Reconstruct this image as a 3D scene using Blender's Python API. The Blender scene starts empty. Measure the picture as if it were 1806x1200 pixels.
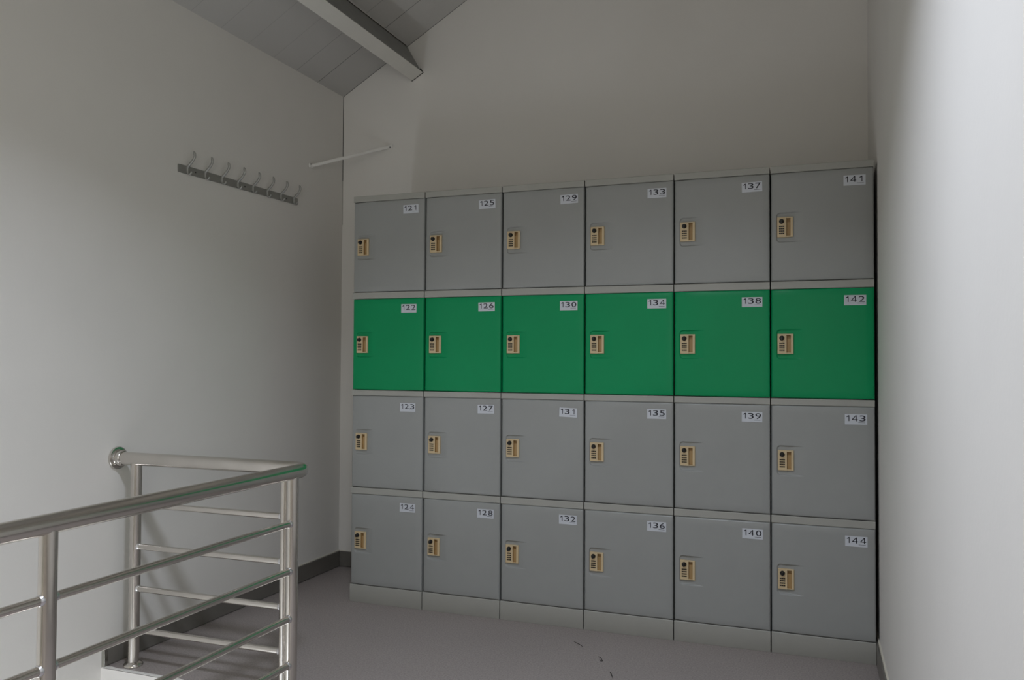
import bpy, bmesh, math, random
from mathutils import Vector, Matrix
random.seed(7)
S = bpy.context.scene
COL = S.collection

# ------------------------------------------------------------------ camera
YAW, PITCH, ROLL = -0.3520, 0.0251, 0.0056
CX, CY, CZ, FPX = 2.0734, -3.4300, 1.1445, 1451.3
F = Vector((math.sin(YAW)*math.cos(PITCH), math.cos(YAW)*math.cos(PITCH), math.sin(PITCH)))
R0 = Vector((math.cos(YAW), -math.sin(YAW), 0)); U0 = R0.cross(F)
R = math.cos(ROLL)*R0 + math.sin(ROLL)*U0
U = -math.sin(ROLL)*R0 + math.cos(ROLL)*U0
cd = bpy.data.cameras.new('camera'); cam = bpy.data.objects.new('camera', cd); COL.objects.link(cam)
cam.matrix_world = Matrix(((R.x, U.x, -F.x, CX), (R.y, U.y, -F.y, CY), (R.z, U.z, -F.z, CZ), (0, 0, 0, 1)))
cd.sensor_fit = 'HORIZONTAL'; cd.sensor_width = 36; cd.lens = FPX*36/1806
cd.clip_start = 0.02
S.camera = cam
S.view_settings.view_transform = 'Standard'; S.view_settings.look = 'None'
S.view_settings.exposure = 0; S.view_settings.gamma = 1

# ------------------------------------------------------------------ world and lights
w = bpy.data.worlds.new('world'); S.world = w; w.use_nodes = True
w.node_tree.nodes['Background'].inputs[0].default_value = (0, 0, 0, 1)
w.node_tree.nodes['Background'].inputs[1].default_value = 1.0

# room numbers (metres; x along the lockers, y away from the camera, z up)
XL, XR, YB, YF = -0.4106, 2.3030, 0.5593, -6.2
ZC, SL, HB = 2.6242, 0.5882, 0.0845
LW = 0.382
VY, VX = -1.060, 0.415            # edge of the stair void
def zroof(x): return ZC + SL*(x-XL)
RN = Vector((SL, 0, -1)).normalized(); RT = Vector((1, 0, SL)).normalized()

# shaded pendant lamp hanging from the roof between the camera and the railing, above the frame
LX, LY, LZ = 1.32, -2.18, 2.66
ld = bpy.data.lights.new('pendant_light', 'AREA'); ld.shape = 'DISK'
ld.size = 0.26; ld.energy = 25.5; ld.color = (0.80, 0.865, 1.0)
ld.spread = math.radians(136)
lo = bpy.data.objects.new('pendant_light', ld); COL.objects.link(lo)
lo.location = (LX, LY, LZ)
# added soft ambient fill on the right wall, unseen behind the camera
WY0, WY1, WZ0, WZ1 = -5.90, -4.30, 0.95, 2.35
l2 = bpy.data.lights.new('ambient_fill_light', 'AREA'); l2.shape = 'RECTANGLE'
l2.size = WZ1-WZ0-0.1; l2.size_y = WY1-WY0-0.1; l2.energy = 29; l2.color = (0.98, 0.97, 0.90)
l2o = bpy.data.objects.new('ambient_fill_light', l2); COL.objects.link(l2o)
l2o.location = (XR-0.03, (WY0+WY1)/2, (WZ0+WZ1)/2); l2o.rotation_euler = (0, math.radians(90), 0)

# added cool uplight, unseen in the stairwell, put there to brighten the ceiling
SCY, SCZ = -2.55, -0.75
l4 = bpy.data.lights.new('stairwell_fill_light', 'AREA'); l4.shape = 'RECTANGLE'; l4.size = 0.18; l4.size_y = 1.2; l4.energy = 12.5; l4.color = (0.86, 0.91, 1.0)
l4o = bpy.data.objects.new('stairwell_fill_light', l4); COL.objects.link(l4o); l4o.location = (XL+0.12, SCY, SCZ+0.01); l4o.rotation_euler = (math.pi, 0, 0)

# ------------------------------------------------------------------ materials
def srgb(r, g, b):
    f = lambda c: (c/255/12.92) if c/255 <= 0.04045 else ((c/255+0.055)/1.055)**2.4
    return (f(r), f(g), f(b), 1)
def mat(name, col, rough=0.5, metal=0.0, noise=0.0, nscale=40, bump=0.0, bscale=200, spec=0.5, aniso=None):
    m = bpy.data.materials.new(name); m.use_nodes = True
    nt = m.node_tree; b = nt.nodes['Principled BSDF']
    b.inputs['Roughness'].default_value = rough; b.inputs['Metallic'].default_value = metal
    b.inputs['Specular IOR Level'].default_value = spec
    b.inputs['Base Color'].default_value = col
    tc = nt.nodes.new('ShaderNodeTexCoord')
    if noise:
        n = nt.nodes.new('ShaderNodeTexNoise'); n.inputs['Scale'].default_value = nscale; n.inputs['Detail'].default_value = 4
        nt.links.new(tc.outputs['Object'], n.inputs['Vector'])
        r = nt.nodes.new('ShaderNodeMapRange')
        r.inputs['From Min'].default_value = 0.3; r.inputs['From Max'].default_value = 0.7
        r.inputs['To Min'].default_value = 1-noise; r.inputs['To Max'].default_value = 1+noise
        nt.links.new(n.outputs['Fac'], r.inputs['Value'])
        mx = nt.nodes.new('ShaderNodeVectorMath'); mx.operation = 'SCALE'
        mx.inputs[0].default_value = col[:3]; nt.links.new(r.outputs[0], mx.inputs['Scale'])
        nt.links.new(mx.outputs[0], b.inputs['Base Color'])
    if bump:
        n2 = nt.nodes.new('ShaderNodeTexNoise'); n2.inputs['Scale'].default_value = bscale; n2.inputs['Detail'].default_value = 3
        nt.links.new(tc.outputs['Object'], n2.inputs['Vector'])
        bp = nt.nodes.new('ShaderNodeBump'); bp.inputs['Strength'].default_value = bump; bp.inputs['Distance'].default_value = 0.002
        nt.links.new(n2.outputs['Fac'], bp.inputs['Height']); nt.links.new(bp.outputs[0], b.inputs['Normal'])
    return m
M_wall = mat('painted_wall', (0.83, 0.808, 0.765, 1), 0.75, noise=0.015, nscale=3, bump=0.12, bscale=90, spec=0.3)
M_grey = mat('grey_plastic', (0.345, 0.356, 0.346, 1), 0.33, noise=0.02, nscale=6, bump=0.03, bscale=500)
M_green = mat('green_plastic', (0.006, 0.315, 0.115, 1), 0.33, noise=0.02, nscale=6, bump=0.03, bscale=500, spec=0.22)
M_frame = mat('pale_grey_plastic', (0.405, 0.405, 0.370, 1), 0.42, noise=0.02, nscale=8)
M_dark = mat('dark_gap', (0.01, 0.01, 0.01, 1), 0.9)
M_black = mat('black_plastic', (0.012, 0.012, 0.013, 1), 0.28)
M_beige = mat('beige_plastic', (0.68, 0.535, 0.325, 1), 0.42, noise=0.02, nscale=30)
M_tan = mat('tan_plastic', (0.46, 0.30, 0.13, 1), 0.5)
M_paper = mat('sticker_paper', (0.66, 0.69, 0.74, 1), 0.6)
M_ink = mat('black_ink', (0.02, 0.02, 0.03, 1), 0.7)
M_steel = mat('polished_steel', (0.66, 0.63, 0.59, 1), 0.19, 1.0, noise=0.04, nscale=12, bump=0.03, bscale=60)
M_weld = mat('weld_steel', (0.78, 0.78, 0.80, 1), 0.25, 1.0)
M_alu = mat('brushed_aluminium', (0.36, 0.36, 0.34, 1), 0.45, 0.75)
M_alu2 = mat('satin_aluminium', (0.40, 0.40, 0.38, 1), 0.42, 0.6)
M_base = mat('dark_baseboard', (0.19, 0.18, 0.16, 1), 0.30, 0.2, noise=0.05, nscale=9)
M_cap = mat('baseboard_end_cap', (0.50, 0.50, 0.46, 1), 0.22, 1.0)
M_caulk = mat('cream_caulk', (0.72, 0.68, 0.58, 1), 0.7)
M_bar = mat('white_bar', (0.90, 0.89, 0.85, 1), 0.5)
M_beam = mat('white_beam', (0.80, 0.78, 0.72, 1), 0.55, noise=0.02, nscale=6)
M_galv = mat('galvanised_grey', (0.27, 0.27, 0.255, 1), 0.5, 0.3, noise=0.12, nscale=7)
M_dirt = mat('dark_debris', (0.03, 0.025, 0.02, 1), 0.8)
M_concrete = mat('stair_concrete', (0.45, 0.43, 0.40, 1), 0.8, noise=0.05, nscale=8)

# speckled vinyl floor
M_floor = mat('vinyl_floor', (0.30, 0.27, 0.26, 1), 0.40, bump=0.06, bscale=160)
nt = M_floor.node_tree; b = nt.nodes['Principled BSDF']; tc = nt.nodes.new('ShaderNodeTexCoord')
n1 = nt.nodes.new('ShaderNodeTexNoise'); n1.inputs['Scale'].default_value = 170; n1.inputs['Detail'].default_value = 5
n2 = nt.nodes.new('ShaderNodeTexNoise'); n2.inputs['Scale'].default_value = 2.2
for n in (n1, n2): nt.links.new(tc.outputs['Object'], n.inputs['Vector'])
cr = nt.nodes.new('ShaderNodeValToRGB')
cr.color_ramp.elements[0].position = 0.33; cr.color_ramp.elements[0].color = (0.275, 0.240, 0.226, 1)
cr.color_ramp.elements[1].position = 0.66; cr.color_ramp.elements[1].color = (0.415, 0.368, 0.350, 1)
nt.links.new(n1.outputs['Fac'], cr.inputs['Fac'])
mr = nt.nodes.new('ShaderNodeMapRange'); mr.inputs['To Min'].default_value = 0.93; mr.inputs['To Max'].default_value = 1.07
nt.links.new(n2.outputs['Fac'], mr.inputs['Value'])
vm = nt.nodes.new('ShaderNodeVectorMath'); vm.operation = 'SCALE'
nt.links.new(cr.outputs['Color'], vm.inputs[0]); nt.links.new(mr.outputs[0], vm.inputs['Scale'])
nt.links.new(vm.outputs[0], b.inputs['Base Color'])

# ------------------------------------------------------------------ helpers
def link(name, bm, mats, parent=None, smooth=False, bevel=0.0, loc=None):
    me = bpy.data.meshes.new(name); bm.normal_update(); bm.to_mesh(me); bm.free()
    o = bpy.data.objects.new(name, me); COL.objects.link(o)
    for m in (mats if isinstance(mats, (list, tuple)) else [mats]): me.materials.append(m)
    if smooth:
        for p in me.polygons: p.use_smooth = True
    if bevel:
        md = o.modifiers.new('bevel', 'BEVEL'); md.width = bevel; md.segments = 2; md.limit_method = 'ANGLE'
    me.set_sharp_from_angle(angle=math.radians(38))
    if parent: o.parent = parent
    if loc is not None: o.location = loc
    return o
def box(bm, x0, x1, y0, y1, z0, z1, mi=0):
    vs = [bm.verts.new(p) for p in ((x0,y0,z0),(x1,y0,z0),(x1,y1,z0),(x0,y1,z0),(x0,y0,z1),(x1,y0,z1),(x1,y1,z1),(x0,y1,z1))]
    for f in ((3,2,1,0),(4,5,6,7),(0,1,5,4),(1,2,6,5),(2,3,7,6),(3,0,4,7)):
        fc = bm.faces.new([vs[i] for i in f]); fc.material_index = mi
    return vs
def prism(bm, pts, vec, mi=0):
    a = [bm.verts.new(p) for p in pts]; c = [bm.verts.new(Vector(p)+Vector(vec)) for p in pts]
    n = len(pts)
    fs = [bm.faces.new(a[::-1]), bm.faces.new(c)]
    for i in range(n): fs.append(bm.faces.new((a[i], a[(i+1) % n], c[(i+1) % n], c[i])))
    for f in fs: f.material_index = mi
    bmesh.ops.recalc_face_normals(bm, faces=fs)
def tube(bm, pts, r, seg=20, cap=True, flat=None, mi=0):
    """round tube through pts; flat=(a,b) gives an elliptical section"""
    pts = [Vector(p) for p in pts]; rings = []
    up = None
    for i, p in enumerate(pts):
        if i == 0: d = pts[1]-pts[0]
        elif i == len(pts)-1: d = pts[-1]-pts[-2]
        else: d = (pts[i+1]-pts[i]).normalized()+(pts[i]-pts[i-1]).normalized()
        d.normalize()
        if up is None:
            up = Vector((0, 0, 1)) if abs(d.z) < 0.9 else Vector((0, 1, 0))
        s = d.cross(up).normalized(); up = s.cross(d).normalized()
        rr = r[i] if isinstance(r, (list, tuple)) else r
        ra, rb = (rr, rr) if flat is None else (flat[0]*rr, flat[1]*rr)
        rings.append([bm.verts.new(p + s*math.cos(a)*ra + up*math.sin(a)*rb) for a in [2*math.pi*k/seg for k in range(seg)]])
    for a, c in zip(rings, rings[1:]):
        for k in range(seg):
            f = bm.faces.new((a[k], a[(k+1) % seg], c[(k+1) % seg], c[k])); f.smooth = True; f.material_index = mi
    if cap:
        f = bm.faces.new(rings[0][::-1]); f.material_index = mi
        f = bm.faces.new(rings[-1]); f.material_index = mi
    bmesh.ops.recalc_face_normals(bm, faces=bm.faces[:])
def lathe(bm, prof, origin, axis, seg=32, mi=0):
    """prof: list of (radius, height along axis)"""
    axis = Vector(axis).normalized(); o = Vector(origin)
    u = axis.orthogonal().normalized(); v = axis.cross(u); rings = []
    fs = []
    for r, h in prof:
        if r < 1e-6: rings.append([bm.verts.new(o+axis*h)])
        else: rings.append([bm.verts.new(o+axis*h+(u*math.cos(t)+v*math.sin(t))*r) for t in [2*math.pi*k/seg for k in range(seg)]])
    for a, c in zip(rings, rings[1:]):
        for k in range(seg):
            k2 = (k+1) % seg
            if len(a) == 1 and len(c) == 1: continue
            if len(a) == 1: f = bm.faces.new((a[0], c[k2], c[k]))
            elif len(c) == 1: f = bm.faces.new((a[k], a[k2], c[0]))
            else: f = bm.faces.new((a[k], a[k2], c[k2], c[k]))
            f.smooth = True; f.material_index = mi; fs.append(f)
    bmesh.ops.recalc_face_normals(bm, faces=fs)
def thing(name, label, cat, loc=(0, 0, 0), group=None):
    o = bpy.data.objects.new(name, None); o.empty_display_size = 0.1; COL.objects.link(o); o.location = loc
    o['label'] = label; o['category'] = cat
    if group: o['group'] = group
    return o
def tag(o, label, cat, group=None):
    o['label'] = label; o['category'] = cat
    if group: o['group'] = group
    return o
def struct(name, bm, m, **k):
    o = link(name, bm, m, **k); o['kind'] = 'structure'; return o
NB = bmesh.new

# ------------------------------------------------------------------ room shell
T = 0.15
bm = NB()      # floor slab with the stair void cut out of its left front corner
prism(bm, [(XL-T, VY, 0), (VX, VY, 0), (VX, YF, 0), (XR+T, YF, 0), (XR+T, YB+T, 0), (XL-T, YB+T, 0)], (0, 0, -0.14))
struct('floor', bm, M_floor)
ZL = -2.6
bm = NB(); box(bm, XL-T, XL, YF-T, YB+T, ZL, 5.2); struct('wall_left', bm, M_wall)
bm = NB(); box(bm, XR, XR+T, YF-T, YB+T, ZL, 5.2); struct('wall_right', bm, M_wall)
bm = NB(); box(bm, XL-T, XR+T, YB, YB+T, ZL, 5.2); struct('wall_back', bm, M_wall)
bm = NB(); box(bm, XL-T, XR+T, YF-T, YF, ZL, 5.2); struct('wall_front', bm, M_wall)
# walls of the stairwell below the floor
bm = NB(); box(bm, XL, VX, VY, VY+0.10, ZL, -0.14); struct('trim_1', bm, M_wall)
bm = NB(); box(bm, VX, VX+0.10, YF, VY+0.10, ZL, -0.14); struct('trim_2', bm, M_wall)
# white plaster face of the slab edge, its torn upper edge lapping the floor
bm = NB()
prism(bm, [(XL, VY-0.004, -0.14), (XL, VY-0.004, 0.000), (VX, VY-0.004, 0.000), (VX, VY-0.004, -0.14)], (0, 0.0045, 0))
ev = []
for k in range(25):
    x = XL + (VX-XL)*k/24
    ev.append((x, VY+0.004+0.010*abs(math.sin(k*1.7))+0.004*random.random(), 0.0012))
front = [(VX, VY-0.004, 0.0012), (XL, VY-0.004, 0.0012)]
prism(bm, ev+front, (0, 0, -0.003))
struct('trim_3', bm, M_wall)
bm = NB()      # lower landing and stair treads, out of the frame
box(bm, XL, VX, YF, VY, ZL-0.1, ZL)
struct('trim_4', bm, M_concrete)
bm = NB()
for k in range(9):
    y0 = VY-0.02-0.27*k; z1 = -0.17*(k+1) if False else -2.6+0.17*(9-k)-0.17
    if z1 > ZL: box(bm, XL, VX, -3.6-0.0+0.0*k+0.27*(k)-0.0, -3.6+0.27*(k+1), ZL, ZL+0.15*(9-k))
struct('trim_5', bm, M_concrete)

# sloping boarded ceiling
bm = NB()
def cv(x, y, d=0): return bm.verts.new((x, y, zroof(x)+d))
c = [cv(XL-T, YF-T), cv(XL-T, YB+T), cv(XR+T, YB+T), cv(XR+T, YF-T)]
bm.faces.new(c)
bmesh.ops.solidify(bm, geom=bm.faces[:], thickness=-0.05)
bmesh.ops.recalc_face_normals(bm, faces=bm.faces[:])
M_ceil = mat('ceiling_boards', (0.83, 0.808, 0.765, 1), 0.75, spec=0.3)
nt = M_ceil.node_tree; b = nt.nodes['Principled BSDF']; tc = nt.nodes.new('ShaderNodeTexCoord')
sep = nt.nodes.new('ShaderNodeSeparateXYZ'); nt.links.new(tc.outputs['Object'], sep.inputs[0])
def groove(y0, hw, dark):
    a = nt.nodes.new('ShaderNodeMath'); a.operation = 'SUBTRACT'; a.inputs[1].default_value = y0; nt.links.new(sep.outputs['Y'], a.inputs[0])
    c = nt.nodes.new('ShaderNodeMath'); c.operation = 'ABSOLUTE'; nt.links.new(a.outputs[0], c.inputs[0])
    d = nt.nodes.new('ShaderNodeMapRange'); d.inputs['From Min'].default_value = hw*0.5; d.inputs['From Max'].default_value = hw*1.5
    d.inputs['To Min'].default_value = dark; d.inputs['To Max'].default_value = 1; nt.links.new(c.outputs[0], d.inputs['Value'])
    return d
prev = None
gl = [(0.300, 0.0016, 0.25), (0.108, 0.0013, 0.62), (0.5566, 0.0019, 0.2)] + [(0.108-0.19*k, 0.0012, 0.82) for k in range(1, 26)]
for q in gl:
    d = groove(*q)
    if prev is None: prev = d
    else:
        m_ = nt.nodes.new('ShaderNodeMath'); m_.operation = 'MULTIPLY'
        nt.links.new(prev.outputs[0], m_.inputs[0]); nt.links.new(d.outputs[0], m_.inputs[1]); prev = m_
sc = nt.nodes.new('ShaderNodeVectorMath'); sc.operation = 'SCALE'; sc.inputs[0].default_value = (0.92, 0.90, 0.86)
nt.links.new(prev.outputs[0], sc.inputs['Scale']); nt.links.new(sc.outputs[0], b.inputs['Base Color'])
ceil = struct('ceiling', bm, M_ceil)
# window frame and pane added round the ambient fill, unseen behind the camera
bm = NB()
for (y0, y1, z0, z1) in ((WY0-0.05, WY1+0.05, WZ0-0.06, WZ0), (WY0-0.05, WY1+0.05, WZ1, WZ1+0.05), (WY0-0.05, WY0, WZ0, WZ1), (WY1, WY1+0.05, WZ0, WZ1), ((WY0+WY1)/2-0.02, (WY0+WY1)/2+0.02, WZ0, WZ1)):
    box(bm, XR-0.025, XR, y0, y1, z0, z1)
added_win = struct('added_window_1', bm, M_bar)
bm = NB(); box(bm, XR-0.01, XR, WY0, WY1, WZ0, WZ1); link('added_pane', bm, M_paper, parent=added_win)

# thin dark crack down the back left corner
bm = NB()
prism(bm, [(XL+0.0004, YB-0.0026, 2.15), (XL+0.0026, YB-0.0004, 2.15), (XL+0.0026, YB-0.0004, ZC), (XL+0.0004, YB-0.0026, ZC)], (-0.0004, 0.0004, 0))
struct('trim_6', bm, M_dark)
M_crack = mat('faint_crack', (0.30, 0.28, 0.25, 1), 0.9)
bm = NB()
prism(bm, [(XL+0.0004, YB-0.0020, 1.9), (XL+0.0020, YB-0.0004, 1.9), (XL+0.0020, YB-0.0004, 2.15), (XL+0.0004, YB-0.0020, 2.15)], (-0.0004, 0.0004, 0))
struct('trim_7', bm, M_crack)

# baseboards (cream sealant line on top, bright end cap at the stair edge)
BT = 0.012
def baseboard(name, x0, x1, y0, y1):
    bm = NB(); box(bm, x0, x1, y0, y1, 0.002, HB); o = struct(name, bm, M_base, bevel=0.0015); return o
bl = baseboard('baseboard_left', XL, XL+BT, VY+0.016, YB)
bm = NB(); box(bm, XL, XL+BT+0.003, VY-0.002, VY+0.006, 0, HB+0.002); box(bm, XL, XL+BT+0.0015, VY+0.006, VY+0.016, 0, HB+0.002); link('end_cap', bm, M_cap, parent=bl, bevel=0.0012)
bm = NB(); box(bm, XL, XL+0.005, VY+0.016, YB, HB, HB+0.0035); link('sealant_line', bm, M_caulk, parent=bl)
bb = baseboard('baseboard_back', XL+BT, XR-BT, YB-BT, YB)
bm = NB(); box(bm, XL+BT, XR-BT, YB-0.005, YB, HB, HB+0.0035); link('sealant_line', bm, M_caulk, parent=bb)
br = baseboard('baseboard_right', XR-BT, XR, YF, YB)
bm = NB(); box(bm, XR-0.006, XR, YF, YB, HB, HB+0.006); link('sealant_line', bm, M_caulk, parent=br)

# ------------------------------------------------------------------ lockers
HT = 1.9275
TOPS = [1.8971, 1.4330, 0.9740, 0.5090]
BOTS = [1.4659, 1.0024, 0.5412, 0.0832]
CAPT = [HT, 1.4659, 1.0024, 0.5412]          # top of the pale strip that belongs to each locker
DEP = 0.50
G = 0.0023                                    # half of the gap between columns
def door_profile(x):
    t = min(max(x/0.105, 0), 1)
    e = 0.0030 - 0.0100*(1-(1-t)**2.2)
    return e
def smooth(t): t = min(max(t, 0), 1); return t*t*(3-2*t)
RX0, RZT, RZB, RX1 = 0.0235, -0.1590, -0.2760, 0.128   # hand recess round the lock
def recess(x, z):
    """0..1 : how far (x, z) lies inside the rounded hand recess"""
    r = 0.014; cx = max(RX0+r-x, 0); cz = max(z-(RZT-r), (RZB+r)-z, 0)
    d = r-math.hypot(cx, cz)                  # >0 inside
    return smooth(d/0.0035+0.2)
def recess_front(x, z):
    s = door_profile(x)
    if 0.0300 < x < 0.0840 and -0.2535 < z < -0.1790: return 0.0125   # cut-out that the lock sits in
    k = recess(x, z)
    if k <= 0: return s
    floor_ = 0.0036 - 0.0106*smooth((x-0.055)/(RX1-0.055))
    floor_ = max(floor_, s)
    return s*(1-k) + floor_*k
def door_mesh(h):
    """door 0..h below the origin (its top left corner), front towards -y"""
    bm = NB(); x1 = LW-G
    def spread(a, b_, n): return [a+(b_-a)*k/n for k in range(n)]
    xs = [G, G+0.0012, G+0.003, G+0.006] + spread(0.012, RX0-0.002, 3) + spread(RX0-0.002, RX0+0.018, 12) + spread(RX0+0.018, 0.135, 22) + spread(0.135, x1-0.006, 8) + [x1-0.006, x1-0.003, x1-0.0012, x1]
    zs = [0, -0.0012, -0.003, -0.006] + spread(-0.03, RZT+0.004, 4) + spread(RZT+0.004, RZT-0.018, 14) + spread(RZT-0.018, RZB+0.018, 8) + spread(RZB+0.018, RZB-0.004, 14) + spread(RZB-0.004, -h+0.006, 6) + [-h+0.006, -h+0.003, -h+0.0012, -h]
    zs = sorted(set(zs+[-0.1780, -0.1800, -0.2525, -0.2545]), reverse=True)
    def edge(x, z):
        d = min(x-G, x1-x, -z, z+h)
        t = max(0, 1-d/0.006); return 0.005*t**2.2
    g = [[bm.verts.new((x, recess_front(x, z)+edge(x, z), z)) for z in zs] for x in xs]
    nx, nz = len(xs), len(zs)
    for i in range(nx-1):
        for j in range(nz-1):
            f = bm.faces.new((g[i][j], g[i][j+1], g[i+1][j+1], g[i+1][j])); f.smooth = True
    # sides and back
    rim = [g[i][0] for i in range(nx)] + [g[nx-1][j] for j in range(1, nz)] + [g[i][nz-1] for i in range(nx-2, -1, -1)] + [g[0][j] for j in range(nz-2, 0, -1)]
    back = [bm.verts.new((v.co.x, 0.020, v.co.z)) for v in rim]
    n = len(rim)
    for k in range(n): bm.faces.new((rim[k], rim[(k+1) % n], back[(k+1) % n], back[k]))
    bm.faces.new(back)
    bmesh.ops.recalc_face_normals(bm, faces=bm.faces[:])
    me = bpy.data.meshes.new('door'); bm.to_mesh(me); bm.free(); return me
def body_mesh(cap, door):
    """open fronted box, the pale strip above the door; origin at the top left of the door"""
    bm = NB(); x0, x1 = G, LW-G
    gz = 0.0013
    # strip above the door with rounded front edges
    pts = [(x0, -0.004+0.0015, gz), (x0, -0.004, gz+0.002), (x0, -0.004, cap-gz-0.002), (x0, -0.004+0.0015, cap-gz), (x0, DEP, cap), (x0, DEP, gz)]
    prism(bm, pts, (x1-x0, 0, 0))
    th = 0.010
    box(bm, x0+0.0004, x0+th, 0.022, DEP, -door, gz-0.0002)
    box(bm, x1-th, x1-0.0004, 0.022, DEP, -door, gz-0.0002)
    box(bm, x0+th, x1-th, DEP-th, DEP, -door, gz-0.0002)
    box(bm, x0+th, x1-th, 0.022, DEP-th, -door, -door+th)
    me = bpy.data.meshes.new('body'); bm.to_mesh(me); bm.free()
    me.materials.append(M_frame); return me
body_me = [body_mesh(CAPT[j]-TOPS[j], TOPS[j]-BOTS[j]) for j in range(4)]
door_me = [door_mesh(TOPS[j]-BOTS[j]-0.0012) for j in range(4)]
for j in range(4): door_me[j].materials.append(M_green if j == 1 else M_grey)

# combination lock: beige housing with a pull slot, black knob, four dark number wheels
def lock_housing():
    bm = NB()
    X0, X1, Z0, Z1 = 0.0270, 0.0868, -0.2560, -0.1765
    sx0, sx1, sz0, sz1 = 0.0610, 0.0775, -0.2510, -0.1815
    xs = sorted([X0, X0+0.0015, 0.0585, 0.0592, sx0, sx0+0.0006, 0.0660, sx1-0.0006, sx1, X1-0.0015, X1])
    zs = sorted([Z0, Z0+0.0015, sz0, sz0+0.0006, -0.220, sz1-0.0145, sz1-0.0139, sz1-0.0006, sz1, Z1-0.0015, Z1])
    def yy(x, z):
        y = -0.0070
        if x in (X0, X1) or z in (Z0, Z1): y = -0.0055
        if 0.0584 < x < 0.0593: y = -0.0064
        if sx0 < x < sx1 and sz0 < z < sz1:
            y = 0.0030 if z < sz1-0.014 else 0.0080
        return y
    g = {}
    for x in xs:
        for z in zs: g[x, z] = bm.verts.new((x, yy(x, z), z))
    for a, b_ in zip(xs, xs[1:]):
        for c, d in zip(zs, zs[1:]):
            f = bm.faces.new((g[a, c], g[b_, c], g[b_, d], g[a, d]))
            if a >= sx0 and b_ <= sx1 and c >= sz0 and d <= sz1: f.material_index = 1
    rim = [g[x, zs[0]] for x in xs] + [g[xs[-1], z] for z in zs[1:]] + [g[x, zs[-1]] for x in xs[-2::-1]] + [g[xs[0], z] for z in zs[-2:0:-1]]
    back = [bm.verts.new((v.co.x, 0.010, v.co.z)) for v in rim]; n = len(rim)
    for k in range(n): bm.faces.new((rim[k], rim[(k+1) % n], back[(k+1) % n], back[k]))
    bm.faces.new(back)
    bmesh.ops.recalc_face_normals(bm, faces=bm.faces[:])
    me = bpy.data.meshes.new('lock'); bm.to_mesh(me); bm.free()
    me.materials.append(M_beige); me.materials.append(M_tan); return me
def knob_mesh():
    bm = NB()
    lathe(bm, [(0.0094, 0), (0.0096, 0.002), (0.0090, 0.0035), (0.0074, 0.0040), (0.0070, 0.0120), (0.0062, 0.0135), (0, 0.0135)], (0.0435, -0.0068, -0.1935), (0, -1, 0), 28)
    box(bm, 0.0410, 0.0460, -0.0235, -0.0195, -0.2005, -0.1865)
    me = bpy.data.meshes.new('knob'); bm.normal_update(); bm.to_mesh(me); bm.free(); me.materials.append(M_black); return me
def wheel_mesh(z):
    bm = NB()
    # shallow dark window with a beige-ridged number wheel showing in it
    box(bm, 0.0338, 0.0536, -0.0078, -0.0066, z-0.0025, z+0.0025)
    for x in (0.0395, 0.0465):
        box(bm, x, x+0.0011, -0.0084, -0.0076, z-0.0016, z+0.0010, 1)
    me = bpy.data.meshes.new('number_wheel'); bm.normal_update(); bm.to_mesh(me); bm.free()
    me.materials.append(M_black); me.materials.append(M_tan); return me
lock_me = lock_housing(); knob_me = knob_mesh(); wheel_me = [wheel_mesh(z) for z in (-0.2140, -0.2232, -0.2323, -0.2416)]

# number stickers
fc = bpy.data.curves.new('digits', 'FONT'); fc.offset = 0.004
def glyph(ch):
    fc.body = ch; fc.size = 1
    o = bpy.data.objects.new('tmp', fc); COL.objects.link(o)
    dg = bpy.context.evaluated_depsgraph_get(); me = bpy.data.meshes.new_from_object(o.evaluated_get(dg))
    pts = [tuple(v.co) for v in me.vertices]; fs = [tuple(p.vertices) for p in me.polygons]
    bpy.data.objects.remove(o); bpy.data.meshes.remove(me)
    x0 = min(p[0] for p in pts); x1 = max(p[0] for p in pts); y0 = min(p[1] for p in pts); y1 = max(p[1] for p in pts)
    return [((p[0]-x0)/(x1-x0), (p[1]-y0)/(y1-y0)) for p in pts], fs
GL = {c: glyph(c) for c in '0123456789'}
GL['1'] = ([(0.68, 0), (1.0, 0), (1.0, 1), (0.74, 1), (0.0, 0.80), (0.0, 0.67), (0.68, 0.76)], [(0, 1, 2, 3, 6), (3, 4, 5, 6)])
GL['4'] = ([(0.66, 0), (0.82, 0), (0.82, 1), (0.66, 1), (0, 0.23), (1, 0.23), (1, 0.35), (0, 0.35), (0.0, 0.29), (0.19, 0.29), (0.80, 1), (0.64, 1)], [(0, 1, 2, 3), (4, 5, 6, 7), (8, 9, 10, 11)])
def sticker_mesh(text, tilt):
    """79 x 39 mm paper label, origin at its top left"""
    bm = NB(); Wd, Hd = 0.079, 0.0395
    box(bm, 0, Wd, -0.0006, 0, -Hd, 0)
    slots = [(0.0060, 0.0180), (0.0245, 0.0460), (0.0525, 0.0740)]
    for ch, (a, b_) in zip(text, slots):
        if ch == '1': c = (a+b_)/2; a, b_ = c-0.0056, c+0.0042
        pts, fs = GL[ch]; zt, zb = -0.0042, -0.0268
        vs = [bm.verts.new((a+(b_-a)*p[0], -0.0010, zb+(zt-zb)*p[1])) for p in pts]
        for f in fs:
            try: q = bm.faces.new([vs[i] for i in f]); q.material_index = 1
            except ValueError: pass
    box(bm, 0.0480, 0.0725, -0.0011, -0.0009, -0.0322, -0.0309, 1)
    bmesh.ops.rotate(bm, verts=bm.verts[:], cent=(Wd/2, 0, -Hd/2), matrix=Matrix.Rotation(-tilt, 3, 'Y'))
    me = bpy.data.meshes.new('number_sticker'); bm.normal_update(); bm.to_mesh(me); bm.free()
    me.materials.append(M_paper); me.materials.append(M_ink); return me
bpy.context.view_layer.update()
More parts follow.
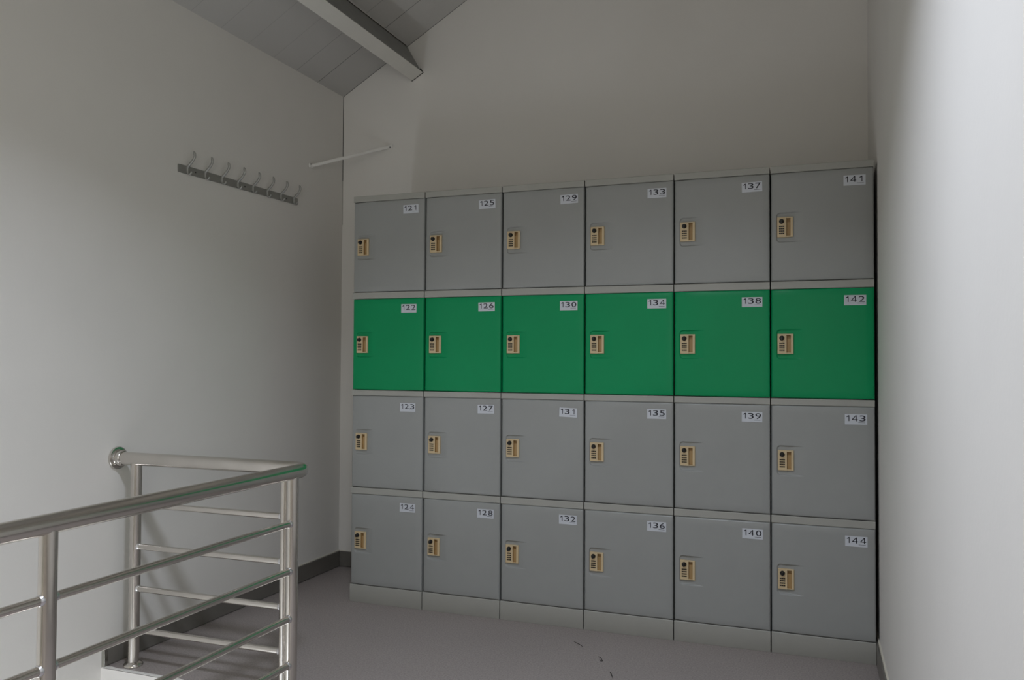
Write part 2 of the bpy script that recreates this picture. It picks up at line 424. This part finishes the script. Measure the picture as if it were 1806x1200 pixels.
TILT = {121: 1.2, 125: 1.5, 129: 1.6, 137: 1.2, 131: -1.8, 127: 0.6, 139: -0.5, 143: 0.0, 126: 0.6}
SHX = {121: -0.001, 122: -0.008, 123: -0.010, 124: -0.006, 128: 0.0, 131: 0.001}
SHZ = {142: 0.000, 138: 0.001, 131: -0.004, 127: 0.001}

def obj(name, me, parent, loc=(0, 0, 0)):
    o = bpy.data.objects.new(name, me); COL.objects.link(o); o.parent = parent; o.location = loc; return o
TIER = ['in the top row', 'in the green row', 'in the third row down', 'in the bottom row']
def plabel(n, i, j):
    colr = 'green' if j == 1 else 'grey'
    side = ', at the left end' if i == 0 else (', beside the right wall' if i == 5 else '')
    return '%s plastic locker numbered %d %s%s' % (colr, n, TIER[j], side)
protos = []
for j in range(4):            # one locker of each height
    n = 121+j
    t = thing('locker', plabel(n, 0, j), 'locker', (0, 0, TOPS[j]), 'numbered lockers in the bank')
    b_ = obj('body', body_me[j], t)
    d_ = obj('door', door_me[j], t)
    if j == 1: d_['label'] = 'green door'
    l_ = obj('lock', lock_me, t); l_['label'] = 'beige combination lock with a black knob'
    obj('knob', knob_me, l_)
    for wme in wheel_me: obj('number_wheel', wme, l_)
    protos.append(t)
def copy_thing(src, loc, label):
    r = src.copy(); COL.objects.link(r); r.location = loc; r['label'] = label
    for ch in [o for o in COL.objects if o.parent == src]:
        c = ch.copy(); COL.objects.link(c); c.parent = r
        for gch in [o for o in COL.objects if o.parent == ch]:
            e = gch.copy(); COL.objects.link(e); e.parent = c
    return r
lockers = {}
for i in range(6):
    for j in range(4):
        n = 121+4*i+j
        if i == 0: lockers[n] = protos[j]
        else: lockers[n] = copy_thing(protos[j], (i*LW, 0, TOPS[j]), plabel(n, i, j))
for n, t in lockers.items():
    j = (n-121) % 4
    dr = [o for o in COL.objects if o.parent == t and o.name.startswith('door')][0]
    s = obj('number_sticker', sticker_mesh(str(n), math.radians(TILT.get(n, 0)+random.uniform(-0.25, 0.25))), dr,
            (0.2725+SHX.get(n, 0)+random.uniform(-0.001, 0.001), -0.0071, -0.0285+SHZ.get(n, 0)+random.uniform(-0.001, 0.001)))
    s['label'] = 'white sticker reading %d' % n
# plinths under each column
bm = NB(); prism(bm, [(G, -0.0025, 0), (G, -0.0040, 0.002), (G, -0.0040, 0.0800), (G, -0.0025, 0.0819), (G, DEP, 0.0819), (G, DEP, 0)], (LW-2*G, 0, 0))
pl = link('locker_plinth', bm, M_frame)
under = ['124', '128', '132', '136', '140', '144']
tag(pl, 'pale grey plastic plinth under the locker numbered 124', 'locker base', 'plinths under the lockers')
for i in range(1, 6):
    c = pl.copy(); COL.objects.link(c); c.location.x = i*LW
    c['label'] = 'pale grey plastic plinth under the locker numbered ' + under[i]

# ------------------------------------------------------------------ stair railing
RXC, RYC, RZC = 0.4395, -1.0056, 0.7675
RH, RP, RB = 0.0240, 0.0200, 0.0112
rail = thing('stair_railing', 'polished stainless steel tube railing turning round the stair opening', 'railing', (RXC, RYC, 0))
def rl(name, bm, m=M_steel, parent=rail, **k):
    o = link(name, bm, m, **k); o.parent = parent
    o.location = tuple(-c for c in (RXC, RYC, 0)) if parent is rail else (0, 0, 0)
    return o
rad = 0.058
elbow = [(RXC-rad+rad*math.sin(a), RYC-rad+rad*math.cos(a), RZC) for a in [math.pi/2*k/12 for k in range(13)]]
bm = NB(); tube(bm, [(XL+0.004, RYC, RZC), (XL+0.2, RYC, RZC)]+elbow+[(RXC, -1.6, RZC), (RXC, -2.4, RZC), (RXC, YF+0.5, RZC)], RH, 40); rl('handrail', bm)
bm = NB(); lathe(bm, [(0, 0), (0.0425, 0), (0.0430, 0.006), (0.0415, 0.009), (0.0320, 0.0105), (0.0295, 0.0125), (0.0290, 0.030), (0.0270, 0.033), (0.0242, 0.034)], (XL+0.0005, RYC, RZC), (1, 0, 0), 48); rl('wall_flange', bm)
posts = [(-0.3153, RYC), (RXC-0.088, RYC), (RXC, RYC-0.088), (RXC, -2.0277), (RXC, -2.98), (RXC, -3.93)]
for (x, y) in posts:
    bm = NB(); tube(bm, [(x, y, 0.002), (x, y, RZC-0.014)], RP, 36); p = rl('post', bm)
    bm = NB(); lathe(bm, [(0.0202, 0.016), (0.0225, 0.0145), (0.0300, 0.011), (0.0345, 0.006), (0.0350, 0.0005), (0, 0.0005)], (x, y, 0), (0, 0, 1), 40)
    rl('base_flange', bm, parent=p)
BZ = [0.5988, 0.4422, 0.2860, 0.1330]
segs = [(posts[0], posts[1]), (posts[2], posts[3]), (posts[3], posts[4]), (posts[4], posts[5])]
for a, c in segs:
    for z in BZ:
        A = Vector((a[0], a[1], z)); B = Vector((c[0], c[1], z)); d = (B-A).normalized()
        bm = NB(); tube(bm, [A+d*0.017, B-d*0.017], RB, 24); o = rl('crossbar', bm)
        for P, s in ((A, 1), (B, -1)):
            bm = NB(); lathe(bm, [(RB+0.0028, 0.0150), (RB+0.0028, 0.0195), (RB+0.0008, 0.0235), (RB+0.0002, 0.0245)], P, d*s, 20)
            rl('weld_collar', bm, M_weld, parent=o)

# ------------------------------------------------------------------ coat hook rack on the left wall
HY0, HY1 = -0.716, 0.130
rack = thing('coat_hook_rack', 'grey metal coat rack with a row of curved hooks on the left wall', 'coat rack', (XL, HY0, 1.9405))
tl = math.atan2(0.0115, HY1-HY0)
L_ = HY1-HY0
rack.rotation_euler = (tl, 0, 0)
bm = NB(); r_ = 0.006; hh = 0.0172
pts = []
for (cy, cz, a0) in ((L_-r_, hh-r_, 0), (r_, hh-r_, 90), (r_, -hh+r_, 180), (L_-r_, -hh+r_, 270)):
    for k in range(5):
        a = math.radians(a0+22.5*k); pts.append((0.0006, cy+r_*math.cos(a), cz+r_*math.sin(a)))
prism(bm, pts, (0.003, 0, 0)); link('plate', bm, M_alu, parent=rack, bevel=0.0006)
def catmull(ps, n=6):
    out = []
    P = [Vector(p) for p in ps]; P = [P[0]*2-P[1]]+P+[P[-1]*2-P[-2]]
    for i in range(1, len(P)-2):
        for k in range(n):
            t = k/n
            out.append(0.5*((2*P[i])+(-P[i-1]+P[i+1])*t+(2*P[i-1]-5*P[i]+4*P[i+1]-P[i+2])*t*t+(-P[i-1]+3*P[i]-3*P[i+1]+P[i+2])*t**3))
    out.append(P[-2]); return out
def hook_mesh():
    bm = NB()
    # long upper arm, flat band sweeping out and up, and the small lower hook
    up = catmull([(0.0050, 0, 0.010), (0.0130, 0, 0.0190), (0.0290, 0, 0.0330), (0.0415, 0, 0.0500), (0.0425, 0, 0.0640), (0.0380, 0, 0.0760)])
    n = len(up)
    tube(bm, up, [0.0058 if i < n-4 else 0.0058-0.0009*(i-n+5) for i in range(n)], 14, flat=(0.85, 1.0))
    dn = catmull([(0.0070, 0, 0.012), (0.0072, 0, -0.006), (0.0090, 0, -0.0155), (0.0170, 0, -0.0190), (0.0250, 0, -0.0150), (0.0275, 0, -0.0090)])
    tube(bm, dn, 0.0044, 12, flat=(0.85, 1.0))
    box(bm, 0.0034, 0.0075, -0.0052, 0.0052, -0.012, 0.014)
    me = bpy.data.meshes.new('hook'); bm.to_mesh(me); bm.free(); me.materials.append(M_alu2); return me
hook_me = hook_mesh()
for k in range(8):
    o = obj('hook', hook_me, rack, (0, 0.053+0.108*k, 0))
bm = NB(); lathe(bm, [(0.0036, 0), (0.0034, 0.0008), (0.0020, 0.0012), (0, 0.0006)], (0.0036, 0, 0), (1, 0, 0), 14)
sm = bpy.data.meshes.new('screw'); bm.to_mesh(sm); bm.free(); sm.materials.append(M_black)
for y in (0.103, 0.428, 0.750): obj('screw', sm, rack, (0, y, 0.000))

# ------------------------------------------------------------------ white bar bridging the back left corner
A = Vector((XL+0.003, 0.246, 2.163)); B = Vector((-0.112, YB-0.003, 2.318))
bar = thing('corner_bar', 'thin white bar slanting across the corner above the lockers', 'bar', A)
d = (B-A); bm = NB(); tube(bm, [(0, 0, 0), d], 0.0085, 10, flat=(0.75, 1.0)); link('rod', bm, M_bar, parent=bar)
bm = NB(); box(bm, -0.0025, 0.0045, -0.018, 0.014, -0.010, 0.012); link('wall_bracket', bm, M_bar, parent=bar, bevel=0.001)
bm = NB(); box(bm, d.x-0.016, d.x+0.014, d.y-0.0045, d.y+0.0025, d.z-0.011, d.z+0.011); link('wall_bracket', bm, M_bar, parent=bar, bevel=0.001)
bm = NB(); lathe(bm, [(0.004, 0), (0.0038, 0.003), (0, 0.003)], (d.x+0.004, d.y-0.0046, d.z-0.006), (0, -1, 0), 14); link('screw', bm, M_black, parent=bar)
bm = NB(); lathe(bm, [(0.0032, 0), (0.003, 0.002), (0, 0.002)], (0.0046, -0.012, 0.007), (1, 0, 0), 14); link('screw', bm, M_black, parent=bar)

# ------------------------------------------------------------------ steel channel beam under the sloping ceiling
XT = -0.006
Pt = Vector((XT, 0, zroof(XT)))
BHt, BW = 0.182, 0.076
beam = thing('ceiling_beam', 'white metal channel with a dark grey side running along the sloping ceiling', 'ceiling beam', (XT, YB, zroof(XT)))
def q(a, h, y): return Pt + RT*a + RN*h + Vector((0, y, 0)) - Vector((XT, YB, zroof(XT)))
Y0b, Y1b = YF+0.002, YB-0.004
def slab(name, a0, a1, h0, h1, y0, y1, m, cut=0):
    bm = NB(); prism(bm, [q(a0, h0, y0), q(a1, h0, y0), q(a1, h1, y0), q(a0, h1, y0)], (0, y1-y0, 0))
    return link(name, bm, m, parent=beam, bevel=0.001)
slab('lower_flange', -BW, 0, BHt-0.004, BHt, Y0b, Y1b, M_beam)
slab('web', -BW, -BW+0.004, 0.002, BHt-0.004, Y0b, Y1b, M_beam)
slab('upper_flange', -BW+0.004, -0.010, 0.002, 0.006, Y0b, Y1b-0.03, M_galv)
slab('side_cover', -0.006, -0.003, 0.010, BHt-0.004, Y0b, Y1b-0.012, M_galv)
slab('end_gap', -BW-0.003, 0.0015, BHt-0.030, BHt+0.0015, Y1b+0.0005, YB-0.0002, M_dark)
slab('seam', -0.0028, -0.0012, 0.0035, 0.012, Y0b, Y1b-0.02, M_dark)
bm = NB()    # bright folded lip along the top of the side
prism(bm, [q(-0.002, 0.001, Y0b), q(0.002, 0.001, Y0b), q(0.002, 0.003, Y0b), q(-0.002, 0.003, Y0b)], (0, Y1b-0.04-Y0b, 0)); link('lip', bm, M_beam, parent=beam)

# ------------------------------------------------------------------ the pendant lamp (above the frame)
lamp = thing('pendant_lamp', 'white metal pendant lamp hanging above the stair railing', 'lamp', (LX, LY, LZ))
bm = NB(); lathe(bm, [(0.142, 0.0), (0.142, 0.018), (0.135, 0.030), (0.100, 0.075), (0.050, 0.110), (0.030, 0.150), (0, 0.150), (0, 0.146), (0.028, 0.146), (0.048, 0.106), (0.098, 0.071), (0.132, 0.028), (0.139, 0.017), (0.139, 0.0), (0.142, 0.0)], (0, 0, 0.001), (0, 0, 1), 40); link('lamp_shade', bm, M_bar, parent=lamp)
bm = NB(); tube(bm, [(0, 0, 0.148), (0, 0, zroof(LX)-LZ-0.02)], 0.004, 10); link('cord', bm, M_bar, parent=lamp)
bm = NB(); lathe(bm, [(0.045, 0.03), (0.045, 0.004), (0.03, 0), (0, 0)], (0, 0, zroof(LX)-LZ-0.03), (0, 0, 1), 24); link('ceiling_rose', bm, M_bar, parent=lamp)

added_sconce = thing('added_uplighter', 'added white metal uplighter, unseen on the left wall down in the stairwell', 'lamp', (XL, SCY, SCZ))  # lamp body added to carry the unseen stairwell fill
bm = NB()
prism(bm, [(0.012, -0.62, 0), (0.012, -0.55, -0.10), (0.012, 0.55, -0.10), (0.012, 0.62, 0)], (0.015, 0, 0))
prism(bm, [(0.025, -0.62, -0.005), (0.215, -0.62, -0.005), (0.215, 0.62, -0.005), (0.025, 0.62, -0.005)], (0, 0, 0.006)); link('bowl', bm, M_bar, parent=added_sconce)
bm = NB(); box(bm, 0.001, 0.012, -0.10, 0.10, -0.10, -0.01); link('wall_plate', bm, M_bar, parent=added_sconce)

# ------------------------------------------------------------------ bits of dirt on the floor
def twig(pts, r, label):
    bm = NB(); tube(bm, [(p[0]-pts[0][0], p[1]-pts[0][1], p[2]) for p in pts], r, 8)
    o = link('dirt_scrap', bm, M_dirt); o.location = (pts[0][0], pts[0][1], 0.0002)
    tag(o, label, 'debris')
twig([(1.150, -0.165, 0.0012), (1.175, -0.186, 0.0016), (1.201, -0.212, 0.0012)], [0.0006, 0.0013, 0.0008], 'thin dark splinter on the floor under the locker numbered 132')
twig([(1.286, -0.296, 0.0012), (1.300, -0.310, 0.0020), (1.312, -0.336, 0.0016), (1.305, -0.340, 0.0014), (1.297, -0.322, 0.0014)], [0.0006, 0.0012, 0.0014, 0.0010, 0.0006], 'small curled dark scrap on the floor between the two splinters')
twig([(1.366, -0.436, 0.0014), (1.374, -0.456, 0.0020), (1.388, -0.490, 0.0012)], [0.0016, 0.0020, 0.0006], 'thick dark splinter on the floor nearest the bottom of the picture')
